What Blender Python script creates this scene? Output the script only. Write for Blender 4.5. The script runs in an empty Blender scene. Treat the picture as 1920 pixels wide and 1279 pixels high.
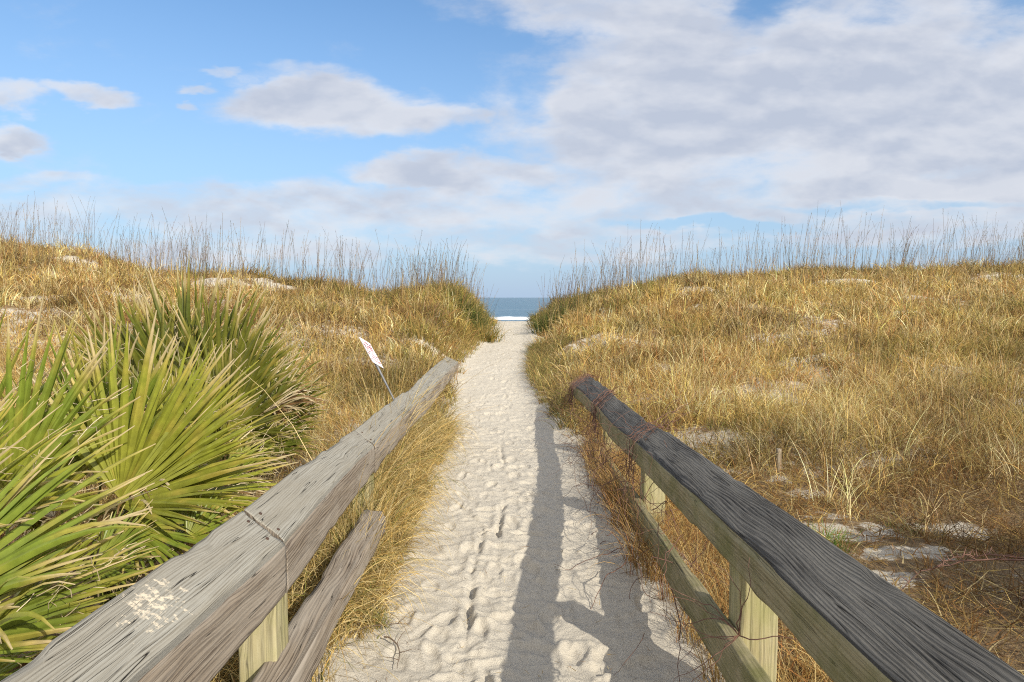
import bpy, math, random
import numpy as np
from mathutils import Vector
random.seed(7); R = np.random.default_rng(11)
S = bpy.context.scene; COL = S.collection
# ---------------------------------------------------------------- camera
HC = 1.53; F = 1250.0; PITCH = math.atan(81.5/F)
cam = bpy.data.cameras.new('camera'); co = bpy.data.objects.new('camera', cam); COL.objects.link(co)
co.location = (0, 0, HC); co.rotation_euler = (math.pi/2-PITCH, 0, 0)
cam.sensor_width = 36; cam.lens = 36*F/1920; cam.clip_start = .02; cam.clip_end = 30000
S.camera = co
S.render.engine = 'CYCLES'; S.cycles.pixel_filter_type = 'BLACKMAN_HARRIS'; S.cycles.filter_width = 1.1; S.cycles.use_denoising = False; S.cycles.max_bounces = 6; S.cycles.sample_clamp_indirect = 4
def P(px, py, d):                    # real point seen at a pixel, d metres ahead
    a, b = (px-960)/F, (639.5-py)/F
    c, s = math.cos(PITCH), math.sin(PITCH)
    y = c + b*s; z = b*c - s
    return Vector((a/y*d, d, HC + z/y*d))
# ---------------------------------------------------------------- light
S.view_settings.view_transform = 'Standard'; S.view_settings.look = 'None'
S.view_settings.exposure = 0.62; S.view_settings.gamma = 1
SEL = math.radians(31); SDIR = Vector((.60*math.cos(SEL), -.80*math.cos(SEL), math.sin(SEL)))
sl = bpy.data.lights.new('sun', 'SUN'); so = bpy.data.objects.new('sun', sl); COL.objects.link(so)
sl.energy = 3.9; sl.angle = math.radians(.53); sl.color = (1, .93, .80)
so.rotation_euler = SDIR.to_track_quat('Z', 'Y').to_euler()
# ---------------------------------------------------------------- node helper
class NT:
    def __init__(s, tree): s.t = tree; s.n = tree.nodes; s.l = tree.links; s.n.clear()
    def new(s, typ, ins=None, **kw):
        n = s.n.new(typ)
        for k, v in kw.items(): setattr(n, k, v)
        for k, v in (ins or {}).items(): s.put(n.inputs[k], v)
        return n
    def put(s, sock, v):
        if hasattr(v, 'is_output'): s.l.new(v, sock)
        elif isinstance(v, (tuple, list)) and len(v) == 3 and sock.type == 'RGBA': sock.default_value = (*v, 1)
        else: sock.default_value = v
    def m(s, op, a, b=0.0, c=None, clamp=False):
        n = s.new('ShaderNodeMath', operation=op, use_clamp=clamp); s.put(n.inputs[0], a); s.put(n.inputs[1], b)
        if c is not None: s.put(n.inputs[2], c)
        return n.outputs[0]
    def mr(s, v, a, b, c=0.0, d=1.0, smooth=False):
        n = s.new('ShaderNodeMapRange', interpolation_type='SMOOTHSTEP' if smooth else 'LINEAR')
        for i, x in enumerate((v, a, b, c, d)): s.put(n.inputs[i], x)
        return n.outputs[0]
    def mix(s, f, a, b, mode='MIX'):
        n = s.new('ShaderNodeMix', data_type='RGBA', blend_type=mode)
        s.put(n.inputs[0], f); s.put(n.inputs[6], a); s.put(n.inputs[7], b); return n.outputs[2]
    def noise(s, v, scale, detail=4, rough=.55, dist=0, out=0):
        n = s.new('ShaderNodeTexNoise', {'Scale': scale, 'Detail': detail, 'Roughness': rough, 'Distortion': dist})
        if v is not None: s.put(n.inputs['Vector'], v)
        return n.outputs[out]
    def xyz(s, x, y, z=0.0):
        n = s.new('ShaderNodeCombineXYZ'); s.put(n.inputs[0], x); s.put(n.inputs[1], y); s.put(n.inputs[2], z); return n.outputs[0]
# ---------------------------------------------------------------- sky with clouds
W = bpy.data.worlds.new("World"); S.world = W; W.use_nodes = True
T = NT(W.node_tree)
sky = T.new('ShaderNodeTexSky', sky_type='NISHITA'); sky.sun_disc = False
sky.sun_elevation = SEL; sky.sun_rotation = math.atan2(SDIR.x, SDIR.y); sky.altitude = 0; sky.air_density = 1.0; sky.dust_density = .35; sky.ozone_density = 2.2
tc = T.new('ShaderNodeTexCoord'); sp = T.new('ShaderNodeSeparateXYZ', {0: tc.outputs['Generated']})
X, Y, Z = sp.outputs
ay = T.m('MAXIMUM', T.m('ABSOLUTE', Y), .12)
U = T.m('DIVIDE', X, ay); V = T.m('DIVIDE', Z, ay)
zz = T.m('ADD', T.m('MAXIMUM', Z, 0.0), .10)
PC = T.xyz(T.m('DIVIDE', X, zz), T.m('DIVIDE', T.m('MULTIPLY', Y, .55), zz), 0)
wn = T.noise(T.xyz(U, T.m('MULTIPLY', V, 2.4)), 4.2, 5, .6, 0, 1)
wsp = T.new('ShaderNodeSeparateColor', {0: wn})
UW = T.m('ADD', U, T.m('MULTIPLY', T.m('SUBTRACT', wsp.outputs[0], .5), .22))
VW = T.m('ADD', V, T.m('MULTIPLY', T.m('SUBTRACT', wsp.outputs[1], .5), .10))
# cloud banks: centre / radii in the photograph's tangent units, weight
BL = [(1500,180,470,140,1.45),(1750,270,430,150,1.35),(1150,40,230,65,1.0),(1650,20,190,40,.8),(1250,280,270,85,1.1),(1550,340,560,60,1.0),
      (620,195,180,42,1.3),(790,225,115,38,1.2),(560,140,110,16,.5),(390,157,42,11,.9),(455,132,30,11,.7),(350,190,18,10,.7),
      (180,182,80,17,.95),(40,195,90,24,.95),(40,258,70,22,1.05),(780,328,105,30,1.2),(940,338,150,32,1.0),(1120,390,110,26,.8),
      (620,405,330,30,.75),(150,420,300,30,.65),(900,455,600,36,.7),(300,470,500,30,.55),(110,345,120,18,.45),(1400,370,400,45,.95),
      (960,405,1000,55,.92),(300,395,300,24,.7),(1700,420,500,40,.75),(1430,45,60,40,-.45),(1480,100,130,12,-.3),(1330,428,150,11,-.75),(1000,290,50,20,-.2),(1700,390,220,9,-.5),(1010,190,45,50,-.4),(1750,335,120,9,-.3)]
acc = None
for (cx, cy, rx, ry, w) in BL:
    dx = T.m('MULTIPLY', T.m('SUBTRACT', UW, (cx-965)/F), F/rx); dy = T.m('MULTIPLY', T.m('SUBTRACT', VW, (558-cy)/F), F/ry)
    r2 = T.m('ADD', T.m('MULTIPLY', dx, dx), T.m('MULTIPLY', dy, dy))
    g = T.m('MULTIPLY', T.m('EXPONENT', T.m('MULTIPLY', T.m('MULTIPLY', r2, r2), -.55)), w)
    acc = g if acc is None else (T.m('MAXIMUM', acc, g) if w > 0 else T.m('ADD', acc, g))
n1 = T.noise(PC, 2.0, 7, .56, .2)
UV2 = T.xyz(U, T.m('MULTIPLY', V, 2.2), 3.0)
n2 = T.noise(UV2, 6.5, 9, .62, .2)
ns = T.noise(UV2, 4.5, 5, .52, .1)
n3 = T.noise(T.xyz(T.m('ADD', U, -.006), T.m('MULTIPLY', T.m('ADD', V, .022), 2.2), 3.0), 4.5, 5, .52, .1)
nn = T.m('ADD', T.m('MULTIPLY', n1, .45), T.m('MULTIPLY', n2, .55))
# outside the view, dense cloud is added to raise the ambient light
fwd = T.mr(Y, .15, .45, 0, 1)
bias = T.m('ADD', T.m('MULTIPLY', acc, fwd), T.m('MULTIPLY', T.m('SUBTRACT', 1.0, fwd), .85))
den = T.m('ADD', T.m('MULTIPLY', T.m('SUBTRACT', nn, .5), 3.0), T.m('SUBTRACT', bias, .42))
cov = T.mr(den, -.30, .72, 0, 1, True)
lit = T.mr(T.m('SUBTRACT', ns, n3), -.07, .08, 0, 1)
thick = T.mr(den, .15, 1.0, 0, 1, True)
bright = T.m('ADD', T.m('MULTIPLY', lit, .55), T.m('MULTIPLY', T.m('SUBTRACT', 1.0, thick), .45), clamp=True)
ccol = T.mix(bright, (3.5, 3.82, 4.55), (5.35, 5.42, 5.7))
# sky body: the sky texture with its horizon haze
haze = T.mr(T.m('MAXIMUM', Z, 0.0), 0.0, .50, 1, 0)
skyc = T.mix(1.0, sky.outputs[0], (.76, 1.0, 1.14), 'MULTIPLY')
skyc = T.mix(T.m('MULTIPLY', T.m('POWER', haze, 1.5), .97), skyc, (2.85, 3.72, 5.0))
# unseen clouds outside the view, made extra bright as added fill for shadows
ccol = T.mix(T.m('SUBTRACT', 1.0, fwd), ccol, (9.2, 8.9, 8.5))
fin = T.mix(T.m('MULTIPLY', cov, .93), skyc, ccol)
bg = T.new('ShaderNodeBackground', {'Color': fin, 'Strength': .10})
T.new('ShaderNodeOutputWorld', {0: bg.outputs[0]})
# ---------------------------------------------------------------- numpy noise
_tab = {}
def vn(x, y, seed=0):
    t = _tab.setdefault(seed, np.random.default_rng(1000+seed).random((256, 256)).astype(np.float32))
    xi, yi = np.floor(x).astype(int), np.floor(y).astype(int); fx, fy = x-xi, y-yi
    fx = fx*fx*(3-2*fx); fy = fy*fy*(3-2*fy); a, b = xi & 255, yi & 255; a1, b1 = (xi+1) & 255, (yi+1) & 255
    return (t[a, b]*(1-fx)+t[a1, b]*fx)*(1-fy)+(t[a, b1]*(1-fx)+t[a1, b1]*fx)*fy
def fbm(x, y, seed=0, o=4, g=.5):
    s = 0; a = 1; n = 0
    for i in range(o): s = s+a*vn(x*2**i+13.7*i, y*2**i+5.1*i, seed+i); n += a; a *= g
    return s/n
def sst(x, a, b): t = np.clip((x-a)/(b-a), 0, 1); return t*t*(3-2*t)
# ---------------------------------------------------------------- ground shape
PY = [-6, 2.6, 4.3, 6.0, 7.8, 9.5, 11.9, 14, 17, 19.8, 22, 26, 30]
PL = [-.95, -.86, -.82, -.86, -.88, -.95, -1.02, -1.0, -.86, -.50, -.52, -.7, -3]
PR = [.95, .88, .90, .80, .62, .48, .40, .48, .60, .56, .60, .8, 3]
def path_s(x, y):                    # distance outside the path's edge (negative inside)
    l = np.interp(y, PY, PL); r = np.interp(y, PY, PR)
    return np.maximum(l-x, x-r)
ZY = [-10, 2.6, 4.4, 8, 12.5, 17, 19.8, 22, 23.5, 27, 35, 60, 100, 200]
ZZ = [-.09, -.07, 0, 0, .2, .40, .56, .70, .70, .35, -.45, -1.25, -2.6, -6]
AX = [-60, -24, -15.4, -13.8, -12.6, -11.4, -10.6, -8.2, -6.4, -5.2, -4.2, -3.2, -2.2, -1.5, -.9, -.5, .56, 1.36, 2.64, 5.4, 8.6, 11.8, 15.3, 22, 60]
AZ = [2.4, 3.1, 2.95, 2.75, 2.6, 2.2, 2.05, 2.0, 1.75, 1.65, 1.36, 1.45, 1.66, 1.5, 1.0, .6, .6, 1.0, 1.5, 1.98, 2.1, 2.25, 2.2, 2.1, 1.8]
def H(x, y):
    x = np.asarray(x, float); y = np.asarray(y, float)
    zp = np.interp(y, ZY, ZZ)
    A = np.interp(x*20/np.clip(y, 14, 26), AX, AZ)
    ramp = np.where(x > 0, sst(y, 3.5, 23)*.55+.45*np.clip((y-5.5)/14.5, 0, 1), sst(y, 6, 21)*.6+.4*np.clip((y-6)/14, 0, 1))
    fall = 1-sst(y, 23.5, 42)
    beach = np.minimum(zp, .7)
    d = A*ramp*fall + beach*(1-fall) + .03
    s = path_s(x, y)
    e = sst(s, -.05, np.where(y > 13, .9, 1.6))
    z = zp*(1-e)+np.maximum(d, zp)*e
    z = z + e*fall*np.clip(.25+y/18, 0, 1)*((fbm(x*.55, y*.55, 3)-.5)*.55+(fbm(x*1.7, y*1.7, 9)-.5)*.16)
    # sand sits a little higher along the edges of the trodden middle
    z = z + .05*np.exp(-(s/.18)**2)*sst(-y, -24, -18)*np.where(x > 0, sst(y, 5, 8), 1)
    return z
# footprints and cart ruts pressed into the sand
def micro(x, y):
    dz = (fbm(x*2.6, y*3.2, 21, 3)-.5)*.020 + (fbm(x*8, y*13, 26, 4)-.5)*.017 + (fbm(x*16, y*24, 31, 3)-.5)*.006
    rd = 1-np.abs(2*fbm(x*5+2.5*vn(x*3, y*3, 44), y*9+2*vn(x*4, y*4, 45), 41, 2, .4)-1)
    dz = dz + (rd**3-.5)*.010
    return dz
def press(XX, YY, Zg):
    xs, ys = XX[0], YY[:, 0]; r = np.random.default_rng(5)
    for k in range(900):
        fy = 2.0*math.exp(r.random()*math.log(22/2.0)); lx = np.interp(fy, PY, PL); rx = np.interp(fy, PY, PR)
        fx = lx+.1+(rx-lx-.2)*(.5+.5*np.clip(r.normal(0, .5), -1, 1)); a = r.choice([r.normal(0, .35), r.normal(1.3, .5)])
        L, Wd = r.uniform(.06, .13), r.uniform(.03, .05); dp = r.choice([.004, .006, .009, .014])*r.uniform(.7, 1.2)
        i0, i1 = np.searchsorted(ys, [fy-.3, fy+.3]); j0, j1 = np.searchsorted(xs, [fx-.25, fx+.25])
        if i1-i0 < 3 or j1-j0 < 3: continue
        dx = XX[i0:i1, j0:j1]-fx; dy = YY[i0:i1, j0:j1]-fy
        u = (dx*math.cos(a)+dy*math.sin(a))/Wd; v = (-dx*math.sin(a)+dy*math.cos(a))/L
        q = np.sqrt(u*u+v*v+.15*u*v*v)
        Zg[i0:i1, j0:j1] = Zg[i0:i1, j0:j1]*(1-.35*(q < 1.1)*np.clip(1.1-q, 0, 1)) - dp*(1-sst(q, .55, 1.1)) + dp*.4*np.exp(-((q-1.25)/.22)**2)*(1+.6*v)
    for off in (-.235, -.115):
        c = np.interp(YY, [2, 2.75, 4.9, 8, 12], [off, off, off*.9+.03, off+.0, off+.1]) + (fbm(YY*1.3, YY*0+off*50, 61)-.5)*.10
        dd = np.abs(XX-c+(fbm(XX*9, YY*9, 63)-.5)*.03)
        k = sst(fbm(YY*1.1, XX*0+off*90, 67, 3), .38, .52)*(.25+.75*sst(fbm(YY*11, XX*14+off*40, 69, 3), .38, .6))*(YY > 2)*sst(-YY, -7.5, -5)
        Zg -= k*(.042*np.exp(-(dd/.015)**2)-.012*np.exp(-((dd-.042)/.020)**2))
    return Zg
def lines(segs):
    out = [segs[0][0]]
    for (a, b, d0, d1) in segs:
        t = a
        while t < b-1e-6: t += d0+(d1-d0)*(t-a)/(b-a); out.append(t)
    return np.array(out)
xh = lines([(0, 1.05, .010, .010), (1.05, 2.2, .012, .05), (2.2, 8, .05, .14), (8, 34, .15, .5), (34, 240, 1, 30)])
xs = np.concatenate([-xh[:0:-1], xh])
ys = lines([(-14, 1.9, .6, .06), (1.9, 5, .010, .018), (5, 10, .018, .045), (10, 24, .05, .10), (24, 44, .2, .6), (44, 210, 1, 12)])
XX, YY = np.meshgrid(xs, ys)
s_ = path_s(XX, YY)
ins = 1-sst(s_, -.02, .35)
mic = press(XX, YY, micro(XX, YY))*np.clip(ins+.25*(YY < 30), 0, 1)*(YY < 30)*np.clip(1.15-YY/40, .3, 1)
# small holes and lumps where feet slid down the bare ground beside the rails
ZG = H(XX, YY)+mic
ny, nx = XX.shape
def hz(x, y):                        # ground height at points
    return H(x, y)
def link(name, me, mat=None, parent=None):
    o = bpy.data.objects.new(name, me); COL.objects.link(o)
    if mat: me.materials.append(mat)
    if parent: o.parent = parent
    return o
def tag(o, label=None, cat=None, group=None, kind=None):
    for k, v in (('label', label), ('category', cat), ('group', group), ('kind', kind)):
        if v: o[k] = v
    return o
def nmesh(name, v, f, mat=None, parent=None, attrs=None, smooth=True):   # numpy quads/tris -> object
    v = np.asarray(v, np.float32); f = np.asarray(f, np.int32); k = f.shape[1]
    me = bpy.data.meshes.new(name); me.vertices.add(len(v)); me.vertices.foreach_set('co', v.ravel())
    me.loops.add(f.size); me.loops.foreach_set('vertex_index', f.ravel())
    me.polygons.add(len(f)); me.polygons.foreach_set('loop_start', np.arange(0, f.size, k, dtype=np.int32))
    me.polygons.foreach_set('use_smooth', np.full(len(f), smooth))
    for an, (ty, arr) in (attrs or {}).items():
        a = me.attributes.new(an, ty, 'POINT'); arr = np.asarray(arr, np.float32)
        if ty == 'FLOAT_COLOR':
            if arr.shape[1] == 3: arr = np.concatenate([arr, np.ones((len(arr), 1), np.float32)], 1)
            a.data.foreach_set('color', arr.ravel())
        else: a.data.foreach_set('vector', arr.ravel())
    me.update(calc_edges=True); me.validate()
    return link(name, me, mat, parent)
# ---------------------------------------------------------------- materials
def mat(name):
    m = bpy.data.materials.new(name); m.use_nodes = True; return m, NT(m.node_tree)
def sand_mat(name, tint=1.0, litter=0):
    m, t = mat(name); g = t.new('ShaderNodeNewGeometry').outputs['Position']
    c = t.mix(t.noise(g, 1.3, 5), (.49*tint, .445*tint, .37*tint), (.585*tint, .54*tint, .46*tint))
    sp = t.mr(t.noise(g, 420, 2, .8), .35, .72); c = t.mix(t.m('MULTIPLY', sp, .35), c, (.42, .36, .27))
    dk = t.mr(t.noise(g, 75, 3, .7), .68, .76); c = t.mix(t.m('MULTIPLY', dk, .65), c, (.16, .12, .08))
    if litter:
        at = t.new('ShaderNodeVertexColor', layer_name='Col').outputs[0]; lt = t.mr(t.m('ADD', t.noise(g, 9, 7, .72), t.m('MULTIPLY', at, .42)), .62, .74)
        lc = t.mix(t.mr(t.noise(g, 60, 5, .75), .35, .65), (.075, .048, .026), (.30, .20, .10)); c = t.mix(t.m('MULTIPLY', lt, litter), c, lc)
    h = t.m('ADD', t.m('MULTIPLY', t.noise(g, 34, 7, .76), .6), t.m('MULTIPLY', t.noise(g, 260, 3, .7), .2))
    b = t.new('ShaderNodeBump', {'Height': h, 'Distance': .028, 'Strength': .9})
    p = t.new('ShaderNodeBsdfPrincipled', {'Base Color': c, 'Roughness': .95, 'Normal': b.outputs[0]}); p.inputs['Specular IOR Level'].default_value = .15
    t.new('ShaderNodeOutputMaterial', {0: p.outputs[0]}); return m
def leaf_mat(name, trans=.35, rough=.5, spec=.4, vary=.25, nsc=40):
    m, t = mat(name); a = t.new('ShaderNodeVertexColor', layer_name='Col'); g = t.new('ShaderNodeNewGeometry').outputs['Position']
    v = t.mr(t.noise(g, nsc, 3), .3, .7, 1-vary, 1+vary)
    c = t.mix(1.0, a.outputs[0], t.xyz(v, v, v), 'MULTIPLY')
    p = t.new('ShaderNodeBsdfPrincipled', {'Base Color': c, 'Roughness': rough}); p.inputs['Specular IOR Level'].default_value = spec
    tr = t.new('ShaderNodeBsdfTranslucent', {'Color': c}); mx = t.new('ShaderNodeMixShader', {0: trans, 1: p.outputs[0], 2: tr.outputs[0]})
    t.new('ShaderNodeOutputMaterial', {0: mx.outputs[0]}); return m
def wood_mat(name, base, dark, light, tint=None, groove=.6, freq=150., moss=None, crack=1.0, bump=.012, wv=.5, warp=.05, knot=.014, spill=None):
    m, t = mat(name); a = t.new('ShaderNodeAttribute', attribute_name='gc')
    s = t.new('ShaderNodeSeparateXYZ', {0: a.outputs['Vector']}); u, v, w = s.outputs
    # flowing grain: low frequency warp of the across coordinate, knots where the warp is strong
    wa = t.noise(t.xyz(t.m('MULTIPLY', u, 7.0), t.m('MULTIPLY', v, 1.7), w), 1.0, 2, .5)
    uw = t.m('ADD', u, t.m('MULTIPLY', t.m('SUBTRACT', wa, .5), warp))
    kn = t.new('ShaderNodeTexVoronoi', {'Vector': t.xyz(t.m('MULTIPLY', u, 5.0), t.m('MULTIPLY', v, 1.9), w), 'Scale': 1.0})
    kd = kn.outputs['Distance']; kk = t.mr(kd, 0, .22, 1, 0, True)
    uw = t.m('ADD', uw, t.m('MULTIPLY', kk, knot))
    ph = t.noise(t.xyz(t.m('MULTIPLY', uw, 30), t.m('MULTIPLY', v, .8), w), 1.0, 2, .5)
    g1 = t.m('SINE', t.m('ADD', t.m('MULTIPLY', uw, freq*4.0), t.m('MULTIPLY', ph, 14.0)))
    g1 = t.mr(g1, -1, 1, 0, 1)
    st = t.noise(t.xyz(t.m('MULTIPLY', uw, freq*1.3), t.m('MULTIPLY', v, 4.0), w), 1.0, 4, .65)
    fine = t.noise(t.xyz(t.m('MULTIPLY', uw, freq*4), t.m('MULTIPLY', v, 9.0), w), 1.0, 3, .6)
    gr = t.m('ADD', t.m('MULTIPLY', g1, wv), t.m('MULTIPLY', st, 1-wv))
    big = t.noise(t.xyz(t.m('MULTIPLY', u, 9), t.m('MULTIPLY', v, 1.4), w), 1.0, 4, .6)
    c = t.mix(t.mr(gr, .36, .55), dark, base); c = t.mix(t.m('MULTIPLY', t.mr(fine, .45, .7), .6), c, light)
    c = t.mix(t.m('MULTIPLY', t.mr(big, .38, .62), .6), c, light if tint is None else tint)
    ck = t.noise(t.xyz(t.m('MULTIPLY', uw, 44), t.m('MULTIPLY', v, .8), w), 1.0, 2, .5)
    ckm = t.m('MULTIPLY', t.mr(t.m('ABSOLUTE', t.m('SUBTRACT', ck, .5)), 0, .008, 1, 0), t.mr(t.noise(t.xyz(t.m('MULTIPLY', u, 16), t.m('MULTIPLY', v, 1.1), w), 1.0, 2), .40, .47))
    ckm = t.m('MULTIPLY', ckm, crack)
    c = t.mix(ckm, c, (.02, .017, .013)); c = t.mix(t.m('MULTIPLY', t.mr(kd, 0, .07, 1, 0), .7), c, dark)
    g = t.new('ShaderNodeNewGeometry').outputs['Position']
    if moss: c = t.mix(t.m('MULTIPLY', t.mr(t.noise(g, 6, 5, .65), .40, .66), .75), c, moss)
    if tint is not None:             # sand blown onto the top, dirt in the pores
        c = t.mix(t.m('MULTIPLY', t.mr(t.noise(g, 55, 4, .75), .62, .74), .35), c, (.45, .40, .32))
    if spill:                        # a smear of dry sand stuck on the timber
        mp_ = t.new('ShaderNodeMapping', {0: g}); mp_.inputs['Location'].default_value = [-q*k for q, k in zip(spill, (11, 6, 8))]; mp_.inputs['Scale'].default_value = (11, 6, 8)
        ln_ = t.new('ShaderNodeVectorMath', {0: mp_.outputs[0]}, operation='LENGTH').outputs['Value']
        sm = t.mr(t.m('ADD', ln_, t.m('MULTIPLY', t.m('SUBTRACT', t.noise(g, 42, 6, .7), .5), 3.2)), .35, .62, 1, 0); c = t.mix(sm, c, (.58, .50, .38))
    h = t.m('ADD', t.m('MULTIPLY', gr, groove), t.m('MULTIPLY', fine, .25)); h = t.m('SUBTRACT', h, t.m('MULTIPLY', ckm, 1.3))
    b = t.new('ShaderNodeBump', {'Height': h, 'Distance': bump, 'Strength': .8})
    p = t.new('ShaderNodeBsdfPrincipled', {'Base Color': c, 'Roughness': .82, 'Normal': b.outputs[0]}); p.inputs['Specular IOR Level'].default_value = .25
    t.new('ShaderNodeOutputMaterial', {0: p.outputs[0]}); return m
def plain(name, col, rough=.7, metal=0, bump=0, vary=.25, sc=12):
    m, t = mat(name); g = t.new('ShaderNodeNewGeometry').outputs['Position']; n = t.noise(g, sc, 5, .6)
    v = t.mr(n, .3, .7, 1-vary, 1+vary); c = t.mix(1.0, col, t.xyz(v, v, v), 'MULTIPLY')
    p = t.new('ShaderNodeBsdfPrincipled', {'Base Color': c, 'Roughness': rough, 'Metallic': metal})
    if bump: t.put(p.inputs['Normal'], t.new('ShaderNodeBump', {'Height': n, 'Distance': bump}).outputs[0])
    t.new('ShaderNodeOutputMaterial', {0: p.outputs[0]}); return m
M_sand = sand_mat('pale trodden sand'); M_dune = sand_mat('dune sand with litter', .95, .95)
M_grass = leaf_mat('dry grass', .40, .65, .15, .2, 6); M_palm = leaf_mat('palmetto leaf', .35, .42, .45, .18, 25)
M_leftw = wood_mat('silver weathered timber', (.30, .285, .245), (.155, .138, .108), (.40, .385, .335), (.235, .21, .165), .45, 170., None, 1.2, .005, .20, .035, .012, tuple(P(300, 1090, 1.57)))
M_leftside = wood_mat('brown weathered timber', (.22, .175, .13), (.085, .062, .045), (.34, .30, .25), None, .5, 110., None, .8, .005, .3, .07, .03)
M_rightw = wood_mat('charcoal weathered timber', (.088, .081, .072), (.011, .010, .009), (.19, .178, .155), None, 1.0, 125., None, 1.0, .012, .30, .06, .03)
M_rightside = wood_mat('olive stained timber', (.235, .20, .115), (.13, .105, .05), (.32, .28, .17), None, .35, 90., (.12, .12, .035), .5, .005, .3)
M_post = wood_mat('treated pine post', (.31, .265, .14), (.15, .125, .065), (.42, .38, .24), None, .4, 60., (.25, .24, .10), .5, .004, .4)
M_vine = plain('red brown vine', (.125, .060, .038), .65, 0, 0, .5, 30); M_twig = plain('grey brown twig', (.11, .075, .05), .8, 0, 0, .4, 30)
M_white = plain('sign white', (.60, .58, .60), .45, 0, 0, .06, 8); M_red = plain('faded red print', (.40, .16, .20), .5); M_metal = plain('galvanised post', (.16, .165, .18), .6, .2, 0, .2, 20)
M_stake = wood_mat('grey stake', (.27, .215, .15), (.12, .09, .06), (.36, .31, .24), None, .4, 150., None, .6, .004, .4)
def patch(x, y, lst):                # bare places: (px, py, depth, rx, ry)
    m_ = np.ones_like(x)
    for (cx, cy, rx, ry) in lst: m_ = np.minimum(m_, sst(np.hypot((x-cx)/rx, (y-cy)/ry)+(fbm(x*4.5, y*4.5, 55, 5, .65)-.5)*1.9, .45, 1.25))
    return m_
def gp(px, py):                      # where the view ray through a pixel meets the ground
    lo_ = None
    for d in np.linspace(2.2, 24, 400):
        p = P(px, py, d)
        if p.z <= float(hz(p.x, p.y)): return p
    return P(px, py, 20)
BARE = []
for (px, py, rx, ry) in ((1130, 585, .9, 1.2), (1415, 640, .8, .8), (1330, 550, .8, .7), (1610, 528, 1.2, .6), (1740, 530, 1.3, .7), (1840, 528, 1.0, .6), (380, 528, 2.0, 1.1), (300, 525, 1.2, 1.0), (190, 515, 1.6, 1.1), (130, 490, 1.2, .7), (530, 535, 1.2, .6), (1245, 690, .5, .4), (1400, 755, .25, .3), (1460, 900, .22, .22), (1600, 1000, .62, .36), (1700, 1040, .60, .26), (1800, 1000, .5, .3), (1640, 1090, .5, .2), (1500, 930, .35, .25), (1560, 970, .3, .2)):
    g_ = gp(px, py); q_ = .62 if py > 560 else .95; BARE.append((g_.x, g_.y, rx*q_*.85, ry*q_*.85))
def density(x, y):
    s = path_s(x+(fbm(x*2.2, y*2.2, 71)-.5)*.3, y)
    d = sst(s, .0, .14)*patch(x, y, BARE)*np.clip(.10+2.7*(fbm(x*1.2, y*1.1, 73, 5)-.29), .13, 1)
    d = np.where((x < -.9) & (x > -5) & (y > 8) & (y < 20), np.maximum(d, .45*sst(s, 0, .14)), d)
    near = (x > 1.1) & (y < 6.8); d = d*np.where(near, np.clip(.05+.8*sst(y+.12*(x-3), 4.6, 6.6), 0, 1), 1.)
    d = d*np.where((x < -.6) & (y < 2.4), .5, 1)
    return d
# ---------------------------------------------------------------- ground meshes
idx = np.arange(ny*nx).reshape(ny, nx)
F4 = np.stack([idx[:-1, :-1], idx[:-1, 1:], idx[1:, 1:], idx[1:, :-1]], -1).reshape(-1, 4)
VV = np.stack([XX, YY, ZG], -1).reshape(-1, 3)
sc = path_s(XX+(fbm(XX*3, YY*3, 77)-.5)*.25, YY); inside = (sc < .05) & (YY < 26)
fin_ = inside[:-1, :-1].reshape(-1)
for nm, msk, mt, lb in (('sand_path', fin_, M_sand, 'pale trodden sand path between the railings'), ('dune_ground', ~fin_, M_dune, 'sandy dune ground under the grass')):
    f = F4[msk]; u, inv = np.unique(f, return_inverse=True)
    dx_, dy_ = VV[u][:, 0], VV[u][:, 1]; dn = density(dx_, dy_); dn = np.maximum(dn, ((dx_ > 1.05) | (dx_ < -1.0))*(dy_ < 6.5)*sst(-dy_, -6.5, -5)*(.55+.6*fbm(dx_*1.5, dy_*1.5, 171))*patch(dx_, dy_, BARE))
    o = nmesh(nm, VV[u], inv.reshape(-1, 4), mt, None, {'Col': ('FLOAT_COLOR', np.repeat(dn[:, None], 3, 1))} if nm == 'dune_ground' else None); tag(o, lb, 'path' if nm == 'sand_path' else 'ground', None, 'structure')
# ---------------------------------------------------------------- sea
SEA = -1.35
m, t = mat('sea water'); g = t.new('ShaderNodeNewGeometry').outputs['Position']
mp = t.new('ShaderNodeMapping', {0: g}); mp.inputs['Scale'].default_value = (.12, .5, 1)
nz = t.noise(mp.outputs[0], 1.0, 6, .6); b = t.new('ShaderNodeBump', {'Height': nz, 'Distance': .9, 'Strength': .7})
sx = t.new('ShaderNodeSeparateXYZ', {0: g})
c = t.mix(t.mr(nz, .35, .65), (.030, .085, .130), (.060, .145, .19))
mp2 = t.new('ShaderNodeMapping', {0: g}); mp2.inputs['Scale'].default_value = (.02, .25, 1)
fo = t.m('MULTIPLY', t.mr(t.noise(mp2.outputs[0], 1.0, 5, .7), .60, .66), t.mr(sx.outputs[1], 100, 190, .8, 0))
c = t.mix(fo, c, (.75, .78, .8))
p = t.new('ShaderNodeBsdfPrincipled', {'Base Color': c, 'Roughness': .28, 'Normal': b.outputs[0]}); t.new('ShaderNodeOutputMaterial', {0: p.outputs[0]}); M_sea = m
sv = [(-14000, 45, SEA), (14000, 45, SEA), (14000, 26000, SEA), (-14000, 26000, SEA)]
tag(nmesh('sea', sv, [(0, 1, 2, 3)], M_sea, None, None, False), 'blue grey sea beyond the gap in the dunes', 'sea', None, 'structure')
M_foam = plain('white surf', (.62, .66, .69), .6, 0, .05, .15, 1.2)
gx = np.linspace(-90, 90, 500); pr = np.array([(-1.2, -.05), (-.6, .28), (-.1, .52), (.5, .50), (1.2, .25), (2.6, -.05)])
vx = []; 
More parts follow.
